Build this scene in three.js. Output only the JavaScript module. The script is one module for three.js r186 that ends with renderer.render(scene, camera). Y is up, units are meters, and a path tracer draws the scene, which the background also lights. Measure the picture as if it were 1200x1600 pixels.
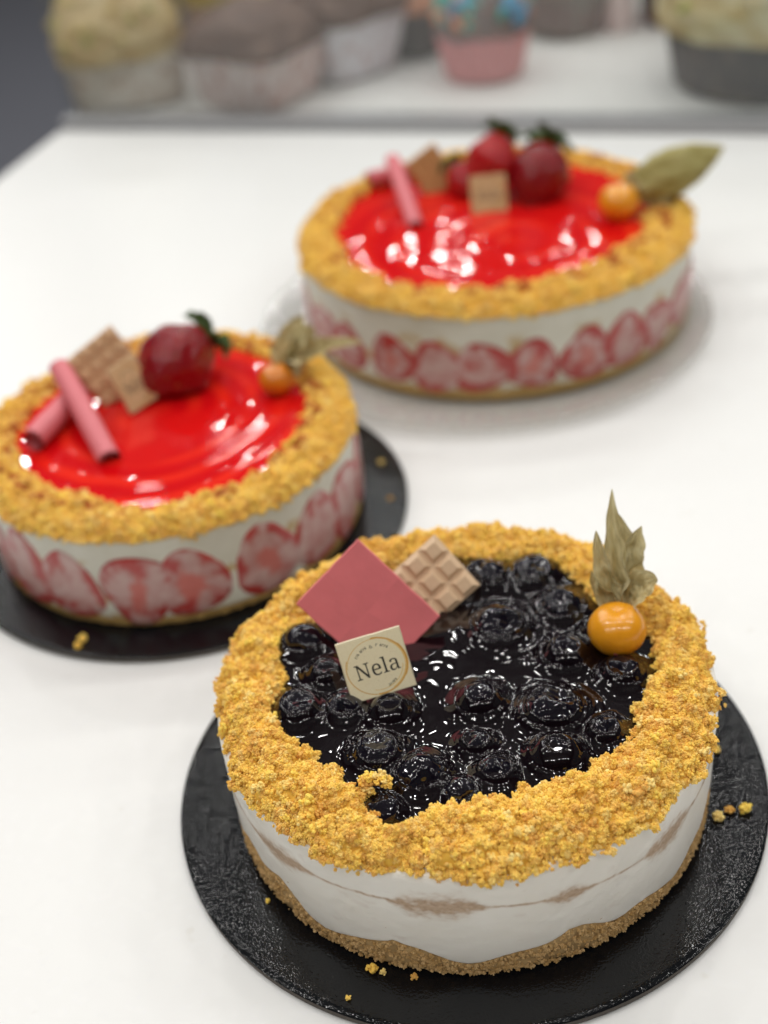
import * as THREE from 'three';
import { ImprovedNoise } from 'three/addons/math/ImprovedNoise.js';
import { RoundedBoxGeometry } from 'three/addons/geometries/RoundedBoxGeometry.js';
import { mergeGeometries, mergeVertices } from 'three/addons/utils/BufferGeometryUtils.js';

// ---------------------------------------------------------------- camera, light, exposure
const scene = new THREE.Scene();
scene.background = new THREE.Color().setRGB(0.07, 0.07, 0.073);      // the dim shop around
const camera = new THREE.PerspectiveCamera(42.6, 0.75, 0.01, 60);
camera.position.set(0, 0.3827, 0);
camera.rotation.order = 'YXZ';
camera.rotation.set(-0.6144, 0, -0.1113);
camera.focus = 0.437;
camera.userData.fStop = camera.getFocalLength() / 9.4;               // an opening of 9.4 mm
const renderer = new THREE.WebGLRenderer({ antialias: true });
renderer.toneMapping = THREE.LinearToneMapping;
renderer.toneMappingExposure = 0.88;
renderer.shadowMap.enabled = true;
const LAMP_POWER = 0.95, LAMP_COLOR = [1.0, 0.98, 0.95];
const CEILING_Y = 2.05;

// ---------------------------------------------------------------- helpers
let seed = 12345;
const rnd = () => { seed = (seed + 0x6d2b79f5) | 0; let t = Math.imul(seed ^ (seed >>> 15), 1 | seed); t = (t + Math.imul(t ^ (t >>> 7), 61 | t)) ^ t; return ((t ^ (t >>> 14)) >>> 0) / 4294967296; };
const rr = (a, b) => a + (b - a) * rnd();
const perlin = new ImprovedNoise();
const N = (x, y = 0, z = 0) => perlin.noise(x + 31.7, y + 17.3, z + 7.9);
const fbm = (x, y, z, o = 4) => { let s = 0, a = 0.5; for (let i = 0; i < o; i++) { s += a * N(x, y, z); x *= 2.03; y *= 2.03; z *= 2.03; a *= 0.5; } return s; };
const clamp = THREE.MathUtils.clamp, lerp = THREE.MathUtils.lerp, smooth = THREE.MathUtils.smoothstep;
const TAU = Math.PI * 2;
const rgb = (r, g, b) => new THREE.Color().setRGB(r, g, b);
const taken = new Map();
const numbered = (n) => { const k = taken.get(n) ?? 0; taken.set(n, k + 1); return k ? n + '_' + String(k).padStart(3, '0') : n; };
const std = (o) => new THREE.MeshPhysicalMaterial({ roughness: 0.6, ...o });
function tag(o, label, category, group, kind) {
  if (label) o.userData.label = label;
  if (category) o.userData.category = category;
  if (group) o.userData.group = group;
  if (kind) o.userData.kind = kind;
  return o;
}
function thing(name, label, category, pos = [0, 0, 0], group) {
  const g = new THREE.Group(); g.name = numbered(name); g.position.set(...pos); scene.add(g);
  return tag(g, label, category, group);
}
function part(parent, name, geo, mat) {
  const m = new THREE.Mesh(geo, mat); m.name = name; m.castShadow = m.receiveShadow = true; parent.add(m); return m;
}
function struct(name, geo, mat, label) {
  const m = part(scene, name, geo, mat); m.userData.kind = 'structure'; if (label) m.userData.label = label; return m;
}
// a grid of nu x nv points as one smooth mesh; f(u, v) -> [x, y, z]; col(u, v) -> [r, g, b]
function grid(nu, nv, f, { closeU = false, uv, col } = {}) {
  const P = [], UV = [], C = [], I = [];
  for (let j = 0; j <= nv; j++) for (let i = 0; i <= nu; i++) {
    const u = i / nu, v = j / nv, ue = closeU && i === nu ? 0 : u;
    P.push(...f(ue, v)); UV.push(...(uv ? uv(u, v) : [u, v])); if (col) C.push(...col(ue, v));
  }
  for (let j = 0; j < nv; j++) for (let i = 0; i < nu; i++) {
    const a = j * (nu + 1) + i, b = a + 1, c = a + nu + 1, d = c + 1;
    I.push(a, c, b, b, c, d);
  }
  const g = new THREE.BufferGeometry();
  g.setAttribute('position', new THREE.Float32BufferAttribute(P, 3));
  g.setAttribute('uv', new THREE.Float32BufferAttribute(UV, 2));
  if (col) g.setAttribute('color', new THREE.Float32BufferAttribute(C, 3));
  g.setIndex(I); g.computeVertexNormals();
  if (closeU) { const n = g.attributes.normal; for (let j = 0; j <= nv; j++) { const a = j * (nu + 1), b = a + nu, v = new THREE.Vector3(n.getX(a) + n.getX(b), n.getY(a) + n.getY(b), n.getZ(a) + n.getZ(b)).normalize(); n.setXYZ(a, v.x, v.y, v.z); n.setXYZ(b, v.x, v.y, v.z); } }
  return g;
}
function ownNormals(g) { g.computeVertexNormals(); return g; }
function lump(r = 1, detail = 2, amp = 0.3, freq = 1.6, s = 0, flat = false) {
  let g = mergeVertices(new THREE.IcosahedronGeometry(1, detail).deleteAttribute('uv').deleteAttribute('normal'));
  const p = g.attributes.position;
  for (let i = 0; i < p.count; i++) {
    const x = p.getX(i), y = p.getY(i), z = p.getZ(i), k = r * (1 + amp * fbm(x * freq + s, y * freq - s, z * freq + s * 2, 3) * 2);
    p.setXYZ(i, x * k, y * k, z * k);
  }
  if (flat) g = g.toNonIndexed();
  return ownNormals(g);
}
function dataTexture(w, h, f, srgb = false) {
  const d = new Uint8Array(w * h * 4);
  for (let y = 0; y < h; y++) for (let x = 0; x < w; x++) { const c = f(x / w, y / h), o = (y * w + x) * 4; for (let k = 0; k < 3; k++) d[o + k] = clamp(Math.round((Array.isArray(c) ? c[k] : c) * 255), 0, 255); d[o + 3] = 255; }
  const t = new THREE.DataTexture(d, w, h); t.wrapS = t.wrapT = THREE.RepeatWrapping; t.magFilter = THREE.LinearFilter; t.minFilter = THREE.LinearMipmapLinearFilter; t.generateMipmaps = true;
  if (srgb) t.colorSpace = THREE.SRGBColorSpace;
  t.needsUpdate = true; return t;
}
const enc = (c) => (c <= 0.0031308 ? 12.92 * c : 1.055 * Math.pow(c, 1 / 2.4) - 0.055);   // linear -> sRGB
const mix3 = (a, b, t) => [lerp(a[0], b[0], t), lerp(a[1], b[1], t), lerp(a[2], b[2], t)];
// radius table [[degrees, r], ...] -> smooth periodic r(theta)
function polar(table) {
  const n = table.length;
  return (th) => {
    const d = ((THREE.MathUtils.radToDeg(th) + 180) % 360 + 360) % 360 - 180;
    for (let i = 0; i < n; i++) {
      const [a, ra] = table[i]; let [b, rb] = table[(i + 1) % n]; if (i === n - 1) b += 360;
      let x = d; if (i === n - 1 && x < a) x += 360;
      if (x >= a && x <= b) { const t = (x - a) / (b - a); return lerp(ra, rb, t * t * (3 - 2 * t)); }
    }
    return table[0][1];
  };
}

// ---------------------------------------------------------------- counter and surroundings
const YAW = -0.335, CORNER = new THREE.Vector3(-0.257, 0, -1.205);
const onCounter = (x, y, z) => new THREE.Vector3(x, y, z).applyAxisAngle(new THREE.Vector3(0, 1, 0), YAW).add(CORNER);
const laminateBump = dataTexture(512, 512, (u, v) => 0.5 + 0.35 * N(u * 90, v * 90) + 0.3 * N(u * 23, v * 23, 4));
const laminateColor = dataTexture(1024, 1024, (u, v) => {
  const k = 1 + 0.012 * fbm(u * 14, v * 14, 3) + 0.01 * N(u * 160, v * 160, 9);
  const spot = smooth(fbm(u * 60, v * 60, 21, 3), 0.40, 0.46) * 0.04;
  return [enc(0.80 * k - spot), enc(0.80 * k - spot * 1.2), enc(0.785 * k - spot * 1.5)];
}, true);
const white = std({ color: 0xffffff, map: laminateColor, roughness: 0.3, bumpMap: laminateBump, bumpScale: 0.00005, specularIntensity: 0.5 });
{
  const g = new RoundedBoxGeometry(1.7, 0.04, 2.2, 3, 0.004);
  const p = g.attributes.position, uv = [];
  for (let i = 0; i < p.count; i++) uv.push(p.getX(i) / 0.8, (p.getZ(i) + p.getY(i)) / 0.8);
  g.setAttribute('uv', new THREE.Float32BufferAttribute(uv, 2));
  const t = thing('counter', 'white laminate counter on which the cakes stand', 'counter', [0, 0, 0]);
  t.position.copy(onCounter(0, 0, 0)); t.rotation.y = YAW;
  part(t, 'top', g, white).position.set(0.85, -0.02, 1.1);
  part(t, 'body', new RoundedBoxGeometry(1.62, 0.85, 2.1, 2, 0.004), std({ color: rgb(0.55, 0.55, 0.55), roughness: 0.5 })).position.set(0.85, -0.467, 1.1);
}
struct('floor', new THREE.PlaneGeometry(16, 16).rotateX(-Math.PI / 2).translate(0, -0.9, -3), std({ color: rgb(0.15, 0.155, 0.18), roughness: 0.35 }), 'grey floor beyond the counter');
struct('ceiling', new THREE.BoxGeometry(8, 0.1, 10).translate(0, CEILING_Y + 0.05, -1.8), std({ color: rgb(0.07, 0.07, 0.07), roughness: 0.9 }), 'dark ceiling above the shop');

// lamps: rails of small spotlights above, mirrored as dots in the jelly and the berries
{
  const bodyM = std({ color: rgb(0.04, 0.04, 0.04), roughness: 0.4 }), lensM = new THREE.MeshStandardMaterial({ color: 0x222222, emissive: rgb(...LAMP_COLOR), emissiveIntensity: 6 });
  const railG = new RoundedBoxGeometry(4.6, 0.03, 0.04, 2, 0.004), headG = new THREE.CylinderGeometry(0.045, 0.055, 0.09, 24, 1, false), bulbG = new THREE.SphereGeometry(0.048, 20, 12).scale(1, 0.4, 1);
  const rows = [[-4.7, 0.1], [-3.5, -0.25], [-2.5, 0.2], [-1.5, -0.1], [-0.5, 0.25], [0.8, -0.2]];
  const words = ['farthest', 'second farthest', 'third farthest', 'third nearest', 'second nearest', 'nearest'];
  rows.forEach(([z, dx], i) => {
    const t = thing('lighting_track', words[i] + ' of the ceiling rails carrying black spotlights', 'lighting track', [dx, CEILING_Y - 0.015, z], 'ceiling lighting tracks');
    part(t, 'rail', railG, bodyM);
    for (let k = 0; k < 8; k++) {
      const x = -2.0 + k * 0.57 + rr(-0.14, 0.14);
      const h = part(t, 'spot_head', headG, bodyM); h.position.set(x, -0.06, 0);
      const b = part(h, 'bulb', bulbG, lensM); b.position.set(0, -0.06, 0);
      const l = new THREE.PointLight(rgb(...LAMP_COLOR), LAMP_POWER); l.name = 'spot_bulb'; l.position.set(0, -0.068, 0); l.castShadow = true; l.shadow.radius = 2.4; h.add(l);
    }
  });
}

// display case behind the counter
{
  const t = thing('display_case', 'glass fronted pastry display case behind the white counter', 'display case');
  t.position.copy(onCounter(0, 0, 0)); t.rotation.y = YAW;
  const metal = std({ color: rgb(0.42, 0.42, 0.43), metalness: 0.6, roughness: 0.45 }), inside = std({ color: rgb(0.74, 0.715, 0.69), roughness: 0.5 }), dark = std({ color: rgb(0.07, 0.07, 0.075), roughness: 0.6 });
  part(t, 'channel', new RoundedBoxGeometry(1.7, 0.05, 0.024, 2, 0.002), metal).position.set(0.85, -0.017, -0.0155);
  part(t, 'shelf', new RoundedBoxGeometry(1.66, 0.03, 0.5, 2, 0.003), inside).position.set(0.87, -0.015, -0.281);
  part(t, 'back_panel', new RoundedBoxGeometry(1.7, 1.3, 0.02, 2, 0.003), dark).position.set(0.85, -0.2, -0.545);
  part(t, 'plinth', new RoundedBoxGeometry(1.66, 0.85, 0.48, 2, 0.003), dark).position.set(0.87, -0.46, -0.285);
  part(t, 'front_pane', new THREE.BoxGeometry(1.69, 0.44, 0.006), std({ color: rgb(0.93, 0.95, 0.95), transmission: 1, thickness: 0, roughness: 0.02, ior: 1.5 })).position.set(0.85, 0.229, -0.0155);
}

// ---------------------------------------------------------------- cake boards and plate
const boardBump = dataTexture(1024, 1024, (u, v) => {
  const x = u * 80, y = v * 80;
  return 0.5 + 0.30 * N(x * 1.1, y * 1.1, 2) + 0.24 * N(x * 2.3, y * 2.3, 8) + 0.12 * N(u * 12, v * 12, 5);
});
const boardMat = std({ color: rgb(0.0045, 0.0052, 0.0065), roughness: 0.08, bumpMap: boardBump, bumpScale: 0.00014, specularIntensity: 0.8 });
const boardEdge = std({ color: rgb(0.10, 0.085, 0.07), roughness: 0.8 });
function cakeBoard(x, z, R, label) {
  const t = thing('cake_board', label, 'cake board', [x, 0, z]);
  const pr = [[0.0005, 0.0038], [R * 0.5, 0.0038], [R - 0.003, 0.0038], [R - 0.0012, 0.0036], [R - 0.0002, 0.0031]].map(([a, b]) => new THREE.Vector2(a, b)).reverse();
  const g = new THREE.LatheGeometry(pr, 160), p = g.attributes.position, uv = [];
  for (let i = 0; i < p.count; i++) uv.push(p.getX(i) / 0.1, p.getZ(i) / 0.1);
  g.setAttribute('uv', new THREE.Float32BufferAttribute(uv, 2));
  part(t, 'top_sheet', g, boardMat);
  part(t, 'card_core', new THREE.LatheGeometry([[0.0005, 0.0002], [R - 0.0009, 0.0002], [R - 0.0003, 0.0008], [R - 0.0002, 0.0030]].map(([a, b]) => new THREE.Vector2(a, b)), 160), boardEdge);
  return t;
}
cakeBoard(0.0215, -0.3562, 0.1125, 'round black cake board under the blueberry cake');
cakeBoard(-0.1012, -0.5601, 0.1147, 'round black cake board under the red cake with two pink rolls crossed');
{ // cut glass plate
  const R = 0.1375, t = thing('glass_plate', 'clear cut glass plate under the farther red cake', 'plate', [0.0756, 0, -0.7359]);
  const g = grid(260, 60, (u, v) => {
    const th = u * TAU, r = 0.001 + (R - 0.001) * v, rim = smooth(r, R - 0.03, R - 0.018);
    const dia = Math.abs(Math.sin(th * 44 + r * 560)) * Math.abs(Math.sin(th * 44 - r * 560));
    const y = 0.0034 + 0.0042 * smooth(r, R - 0.02, R) + rim * 0.0034 * dia;
    return [r * Math.cos(th), y, -r * Math.sin(th)];
  }, { closeU: true });
  const gl = std({ color: rgb(0.93, 0.93, 0.92), transmission: 0.9, thickness: 0, roughness: 0.03, ior: 1.8 });
  part(t, 'dish', g, gl);
  part(t, 'rim', new THREE.LatheGeometry([[R - 0.0004, 0.0076], [R + 0.0012, 0.0074], [R + 0.0016, 0.0064], [R + 0.0002, 0.0052], [R - 0.012, 0.0022], [R - 0.035, 0.0004], [0.002, 0.0004]].map(([a, b]) => new THREE.Vector2(a, b)).reverse(), 160), gl);
}

// ---------------------------------------------------------------- shared cake pieces
function crumbCluster(n, rad, detail) {
  const list = [];
  for (let i = 0; i < n; i++) {
    const al = Math.acos(1 - 2 * (i + 0.5) / n), th = i * 2.39996 + rr(-0.4, 0.4), d = rr(0.45, 0.95), r = rad * rr(0.55, 1.25);
    list.push(lump(r, detail, 0.4, 1.7, rnd() * 50, true).translate(d * Math.sin(al) * Math.cos(th), d * Math.cos(al), d * Math.sin(al) * Math.sin(th)));
  }
  list.push(lump(0.62, 1, 0.3, 1.5, rnd() * 9, true));
  return mergeGeometries(list);
}
const crumbGeos = [0, 1, 2, 3].map(() => crumbCluster(26, 0.30, 1));
const clumpGeos = [0, 1, 2, 3].map(() => crumbCluster(12, 0.42, 0));
const crumbMat = std({ color: 0xffffff, roughness: 0.85, specularIntensity: 0.35, sheen: 0.0 });
const crumbPalette = [[0.96, 0.67, 0.155], [0.95, 0.62, 0.12], [0.96, 0.73, 0.26], [0.80, 0.45, 0.11], [0.97, 0.70, 0.135]];
const crumbColor = (x, y, z, stain = 0) => {
  const k = clamp(0.55 + 2.0 * fbm(x * 70, y * 70, z * 70, 2), 0, 1);
  let c = mix3(crumbPalette[3], crumbPalette[0], k);
  c = mix3(c, crumbPalette[Math.floor(rnd() * 5)], 0.6);
  if (stain > 0) c = mix3(c, [0.45, 0.02, 0.015], stain);
  return c;
};
const crumbPartMats = crumbPalette.map((c) => std({ color: rgb(...c), roughness: 0.85, specularIntensity: 0.35 }));

/* The ring of crumbs on a cake's rim. rIn(theta), rOut(theta): its edges; Y: the top of the cake under it. */
function crumbRing(cake, { Y, rIn, rOut, hump, count, size, singles, stain = 0, s = 0, overhang = 0.003, top = (th) => 1 }) {
  const height = (th, r) => {
    const a = rIn(th), b = rOut(th), t = clamp((r - a) / (b - a), 0, 1), x = r * Math.cos(th), z = r * Math.sin(th);
    const arch = Math.pow(clamp(4 * t * (1 - t), 0, 1), 0.45);
    const c = 0.47 + 1.45 * fbm(x * 95 + s, z * 95, s, 3) + 0.42 * N(x * 260, z * 260, s + 4);
    return (hump * (0.55 + 0.75 * c)) * arch * top(th) - 0.0006 * (1 - arch);
  };
  const cols = [];
  const bed = grid(420, 26, (u, v) => {
    const th = u * TAU, a = rIn(th), b = rOut(th), e = v * 1.0, r = lerp(a, b, e);
    return [r * Math.cos(th), Y + height(th, r) - 0.0004, -r * Math.sin(th) * -1];
  }, { closeU: true, col: (u, v) => { const th = u * TAU, r = lerp(rIn(th), rOut(th), v), x = r * Math.cos(th), z = r * Math.sin(th); return mix3([0.80, 0.46, 0.07], [0.93, 0.58, 0.10], clamp(0.5 + 1.6 * fbm(x * 160, z * 160, 3, 3), 0, 1)); } });
  const bedMat = std({ color: 0xffffff, vertexColors: true, roughness: 0.9, specularIntensity: 0.3 });
  part(cake, 'crumb_bed', bed, bedMat);
  const lists = crumbGeos.map(() => []);
  const m = new THREE.Matrix4(), q = new THREE.Quaternion(), e = new THREE.Euler(), v = new THREE.Vector3(), sc = new THREE.Vector3();
  for (let i = 0; i < count; i++) {
    const th = rnd() * TAU, a = rIn(th), b = rOut(th);
    let t = rnd(); if (rnd() < 0.2) t = rnd() < 0.5 ? rr(-0.06, 0.05) : rr(0.95, 1.06);
    let r = lerp(a, b, t), y = Y + height(th, clamp(r, a, b));
    const big = rnd(), k = size * (0.38 + 0.95 * big * big * big + 0.25 * rnd());
    if (t > 0.93 && rnd() < 0.35) { r = b + rr(-0.001, overhang) * (0.5 + N(th * 9, s)); y = Y - rr(-0.002, 0.0032) * clamp(0.5 + N(th * 7, s + 9) * 1.6, 0, 1); }
    const x = r * Math.cos(th), z = r * Math.sin(th);
    y += k * rr(-0.25, 0.55);
    e.set(rnd() * 6, rnd() * 6, rnd() * 6); q.setFromEuler(e); sc.set(k * rr(0.75, 1.25), k * rr(0.75, 1.2), k * rr(0.75, 1.25));
    m.compose(v.set(x, y, z), q, sc);
    const st = stain && t < 0.55 ? stain * smooth(N(x * 120, z * 120, s + 2), 0.12, 0.3) : 0;
    lists[i % 4].push([m.clone(), crumbColor(x, y, z, st)]);
  }
  lists.forEach((l, k) => {
    const im = new THREE.InstancedMesh(crumbGeos[k], crumbMat, l.length); im.name = 'crumbs'; im.castShadow = im.receiveShadow = true; im.userData.kind = 'stuff';
    l.forEach(([mm, c], i) => { im.setMatrixAt(i, mm); im.setColorAt(i, rgb(...c)); });
    cake.add(im);
  });
  for (let i = 0; i < singles; i++) {
    const th = Math.PI / 2 + rr(-2.2, 2.2), a = rIn(th), b = rOut(th), r = lerp(a, b, rr(0.02, 0.98)), k = size * rr(1.35, 2.1);
    const c = part(cake, 'crumb', clumpGeos[i % 4], crumbPartMats[Math.floor(rnd() * 5)]);
    c.position.set(r * Math.cos(th), Y + height(th, r) + k * 0.15, r * Math.sin(th)); c.rotation.set(rnd() * 6, rnd() * 6, rnd() * 6); c.scale.set(k, k * rr(0.7, 1), k * rr(0.8, 1.1));
  }
}

/* cream body: side wall with a waved lower edge, a rounded shoulder and a top disc */
function creamBody(cake, { R, low, Y, mat, lean = 0, s = 0 }) {
  const prof = 44;
  const g = grid(360, prof, (u, v) => {
    const th = u * TAU, y0 = low(th), j = v * prof;
    let r, y; const rs = 0.0035, Rl = R + 0.0007 * N(Math.cos(th) * 1.5, Math.sin(th) * 1.5, s);
    if (j <= 4) { const t = j / 4; r = Rl - 0.0016 * (1 - Math.sin(t * Math.PI / 2)); y = y0 - 0.0002 + 0.0012 * (1 - Math.cos(t * Math.PI / 2)); }
    else if (j <= 30) { const t = (j - 4) / 26; y = lerp(y0 + 0.001, Y - rs, t); r = Rl + lean * t; }
    else if (j <= 38) { const t = (j - 30) / 8 * Math.PI / 2; r = Rl + lean - rs * (1 - Math.cos(t)); y = Y - rs * (1 - Math.sin(t)); }
    else { const t = (j - 38) / 6; r = (Rl + lean - rs) * (1 - t) + 0.0003 * t; y = Y; }
    const x = Math.cos(th), z = Math.sin(th);
    const d = 0.00035 * fbm(x * 6 + s, y * 60, z * 6, 3) + 0.00018 * N(x * 30, y * 400, z * 30);
    return [(r + (j < 38 ? d : 0)) * x, y, (r + (j < 38 ? d : 0)) * z];
  }, { closeU: true, uv: (u, v) => { const j = v * prof, th = u * TAU, y0 = low(th); let y; if (j <= 4) y = y0; else if (j <= 30) y = lerp(y0, Y - 0.0035, (j - 4) / 26); else y = Y - 0.0035 + 0.0035 * Math.min(1, (j - 30) / 8); return [u, y / Y]; } });
  return part(cake, 'cream', g, mat);
}
function biscuitBase(cake, { R, h, y0 = 0.004, color, s = 0 }) {
  const g = grid(480, 22, (u, v) => {
    const th = u * TAU, x = Math.cos(th), z = Math.sin(th), y = y0 + (h - y0) * Math.min(1, v * 1.1);
    const bump = 0.0009 * fbm(x * 18 + s, y * 200, z * 18, 3) + 0.0007 * N(x * 60, y * 650, z * 60) + 0.0004 * N(x * 130, y * 1400, z * 130);
    const r = v > 0.91 ? R - 0.004 : R - 0.0004 + bump - (v < 0.06 ? 0.0008 : 0);
    return [r * x, y, r * z];
  }, { closeU: true, col: (u, v) => { const th = u * TAU, x = Math.cos(th), z = Math.sin(th); const k = clamp(0.5 + 1.2 * fbm(x * 22 + s, v * 8, z * 22, 4), 0, 1); return mix3(color.map((c) => c * 0.72), color, k); } });
  return part(cake, 'biscuit_base', g, std({ color: 0xffffff, vertexColors: true, roughness: 0.85, specularIntensity: 0.4 }));
}

// plates of chocolate: centre, direction along the top edge, normal
function placePlate(o, centre, u, n) {
  const U = new THREE.Vector3(...u).normalize(), Nn = new THREE.Vector3(...n).normalize(); U.sub(Nn.clone().multiplyScalar(U.dot(Nn))).normalize();
  const V = new THREE.Vector3().crossVectors(Nn, U);
  o.quaternion.setFromRotationMatrix(new THREE.Matrix4().makeBasis(U, V, Nn)); o.position.set(...centre);
}
function roundedPlate(w, h, d, bev, wob = 0, s = 0) {
  const sh = new THREE.Shape(), pts = [], n = 14, hw = w / 2 - bev, hh = h / 2 - bev;
  const side = (x0, y0, x1, y1) => { for (let i = 0; i < n; i++) { const t = i / n, k = wob * fbm(t * 5 + s + x0 * 300, y0 * 300, s, 2) * (i ? 1 : 0); pts.push(new THREE.Vector2(lerp(x0, x1, t) + (y1 - y0 ? k : 0), lerp(y0, y1, t) + (x1 - x0 ? k : 0))); } };
  side(-hw, -hh, hw, -hh); side(hw, -hh, hw, hh); side(hw, hh, -hw, hh); side(-hw, hh, -hw, -hh);
  sh.setFromPoints(pts);
  return new THREE.ExtrudeGeometry(sh, { depth: d - 2 * bev, bevelEnabled: true, bevelThickness: bev, bevelSize: bev, bevelSegments: 3, steps: 1 }).translate(0, 0, -d / 2 + bev);
}
const chocoBump = dataTexture(256, 256, (u, v) => 0.5 + 0.5 * fbm(u * 7, v * 7, 3, 4));
function waffleTile(name, label, pos, c, u, n, w, h, nx, ny, color) {
  const t = thing(name, label, 'chocolate', pos); placePlate(t, [pos[0] + c[0], c[1], pos[2] + c[2]], u, n);
  const m = std({ color: rgb(...color), roughness: 0.42, bumpMap: chocoBump, bumpScale: 0.0002 });
  part(t, 'slab', roundedPlate(w, h, 0.0026, 0.0005), m);
  const cw = w / nx, ch = h / ny;
  const cell = (() => { const a = cw * 0.44, b = ch * 0.44, a2 = cw * 0.27, b2 = ch * 0.27, z = 0.0016; const P = [[-a, -b, 0], [a, -b, 0], [a, b, 0], [-a, b, 0], [-a2, -b2, z], [a2, -b2, z], [a2, b2, z], [-a2, b2, z]], I = [0, 1, 5, 0, 5, 4, 1, 2, 6, 1, 6, 5, 2, 3, 7, 2, 7, 6, 3, 0, 4, 3, 4, 7, 4, 5, 6, 4, 6, 7]; const g = new THREE.BufferGeometry(); g.setAttribute('position', new THREE.Float32BufferAttribute(I.flatMap((i) => P[i]), 3)); g.setAttribute('uv', new THREE.Float32BufferAttribute(I.flatMap((i) => [P[i][0] * 40, P[i][1] * 40]), 2)); g.computeVertexNormals(); return g; })();
  for (let i = 0; i < nx; i++) for (let j = 0; j < ny; j++) part(t, 'segment', cell, m).position.set(-w / 2 + (i + 0.5) * cw, -h / 2 + (j + 0.5) * ch, 0.00125);
  return t;
}
// the printed plaque
const plaqueTex = (() => {
  const c = document.createElement('canvas'); c.width = c.height = 512; const x = c.getContext('2d');
  x.fillStyle = '#eadfbd'; x.fillRect(0, 0, 512, 512);
  for (let i = 0; i < 5000; i++) { const k = rnd(); x.fillStyle = `rgba(${150 + k * 90},${130 + k * 90},${80 + k * 90},0.10)`; x.fillRect(rnd() * 512, rnd() * 512, 2 + rnd() * 5, 2 + rnd() * 5); }
  x.lineCap = 'round';
  for (const [r, a0, a1, w, col] of [[238, -1.5, 1.75, 12, '#d19a3c'], [226, -0.9, 1.2, 6, '#e0b65c'], [242, 1.5, 3.6, 7, '#cf9f4a'], [232, 3.3, 4.9, 5, '#d9ae5a'], [205, 0.2, 1.9, 5, '#dfb964'], [247, -0.6, 0.6, 4, '#c98f35']]) { x.strokeStyle = col; x.lineWidth = w; x.beginPath(); x.arc(262, 262, r, a0, a1); x.stroke(); }
  x.fillStyle = '#2b2a26'; x.font = '172px serif'; x.textAlign = 'center'; x.textBaseline = 'middle'; x.save(); x.translate(262, 276); x.rotate(-0.02); x.scale(0.98, 1.06); x.fillText('Nela', 0, 0); x.restore();
  // the small lettering along the ring cannot be read in the picture: short strokes of its size
  x.strokeStyle = '#4a4538'; x.lineWidth = 5; const arc = (n, a0, a1, r) => { for (let i = 0; i < n; i++) { const a = lerp(a0, a1, i / (n - 1)); if (rnd() < 0.12) continue; x.save(); x.translate(262 + r * Math.cos(a), 262 + r * Math.sin(a)); x.rotate(a + Math.PI / 2); x.beginPath(); x.moveTo(-5, 8); x.lineTo(rr(-4, 4), -8); x.lineTo(5, 8 * (rnd() < 0.5 ? 1 : -1)); x.stroke(); x.restore(); } };
  arc(8, -2.45, -1.85, 178); arc(7, -1.42, -0.85, 178); arc(5, 0.95, 1.3, 190);
  x.font = '40px serif'; x.fillStyle = '#4a4538'; x.fillText('&', 258, 92);
  const t = new THREE.CanvasTexture(c); t.colorSpace = THREE.SRGBColorSpace; t.anisotropy = 8; return t;
})();
function plaque(label, pos, c, u, n, w, h, tint) {
  const t = thing('name_plaque', label, 'chocolate plaque', pos); placePlate(t, [pos[0] + c[0], c[1], pos[2] + c[2]], u, n);
  part(t, 'tile', roundedPlate(w, h, 0.0022, 0.0003, 0.0003, 2), std({ color: rgb(0.72 * tint[0], 0.64 * tint[1], 0.45 * tint[2]), roughness: 0.5 }));
  part(t, 'printed_face', new THREE.PlaneGeometry(w * 0.975, h * 0.975).translate(0, 0, 0.0013), std({ color: rgb(...tint), map: plaqueTex, roughness: 0.45 }));
  return t;
}
// papery husk leaf along a bent line
function huskLeaf(a, b, c, width, facing, s, fold = 0.75) {
  const A = new THREE.Vector3(...a), B = new THREE.Vector3(...b), C = new THREE.Vector3(...c), F = new THREE.Vector3(...facing).normalize();
  const curve = new THREE.QuadraticBezierCurve3(A, B, C);
  return grid(18, 30, (u, v) => {
    const p = curve.getPoint(v), d = curve.getTangent(v), side = new THREE.Vector3().crossVectors(d, F).normalize(), nor = new THREE.Vector3().crossVectors(side, d);
    const w = width * 0.5 * Math.pow(Math.sin(Math.PI * Math.pow(lerp(0.06, 1, v), 0.75)), 0.8) * (1 + 0.25 * N(v * 6, s)), k = u * 2 - 1;
    const tw = 1.7 * N(v * 2.1, s * 3), sd = side.clone().multiplyScalar(Math.cos(tw)).add(nor.clone().multiplyScalar(Math.sin(tw)));
    const off = w * (fold * (k * k - 0.35) + 0.55 * N(k * 1.8 + s, v * 4.5, s) + 0.28 * N(k * 5, v * 11, s));
    return [p.x + sd.x * k * w + nor.x * off, p.y + sd.y * k * w + nor.y * off, p.z + sd.z * k * w + nor.z * off];
  }, { col: (u, v) => { const k = Math.abs(u * 2 - 1), vein = 0.8 + 0.2 * smooth(Math.abs(Math.sin((k * 3 - v * 1.5) * 7 + 2 * N(u * 4, v * 4, s))), 0.1, 0.45); const m = clamp(0.5 + 1.3 * fbm(u * 4 + s, v * 6, s, 3), 0, 1); return mix3([0.46, 0.37, 0.16], [0.72, 0.65, 0.39], m).map((c) => c * vein); } });
}
const huskMat = std({ color: 0xffffff, vertexColors: true, roughness: 0.85, transmission: 0.3, thickness: 0, specularIntensity: 0.4, side: THREE.DoubleSide });
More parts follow.
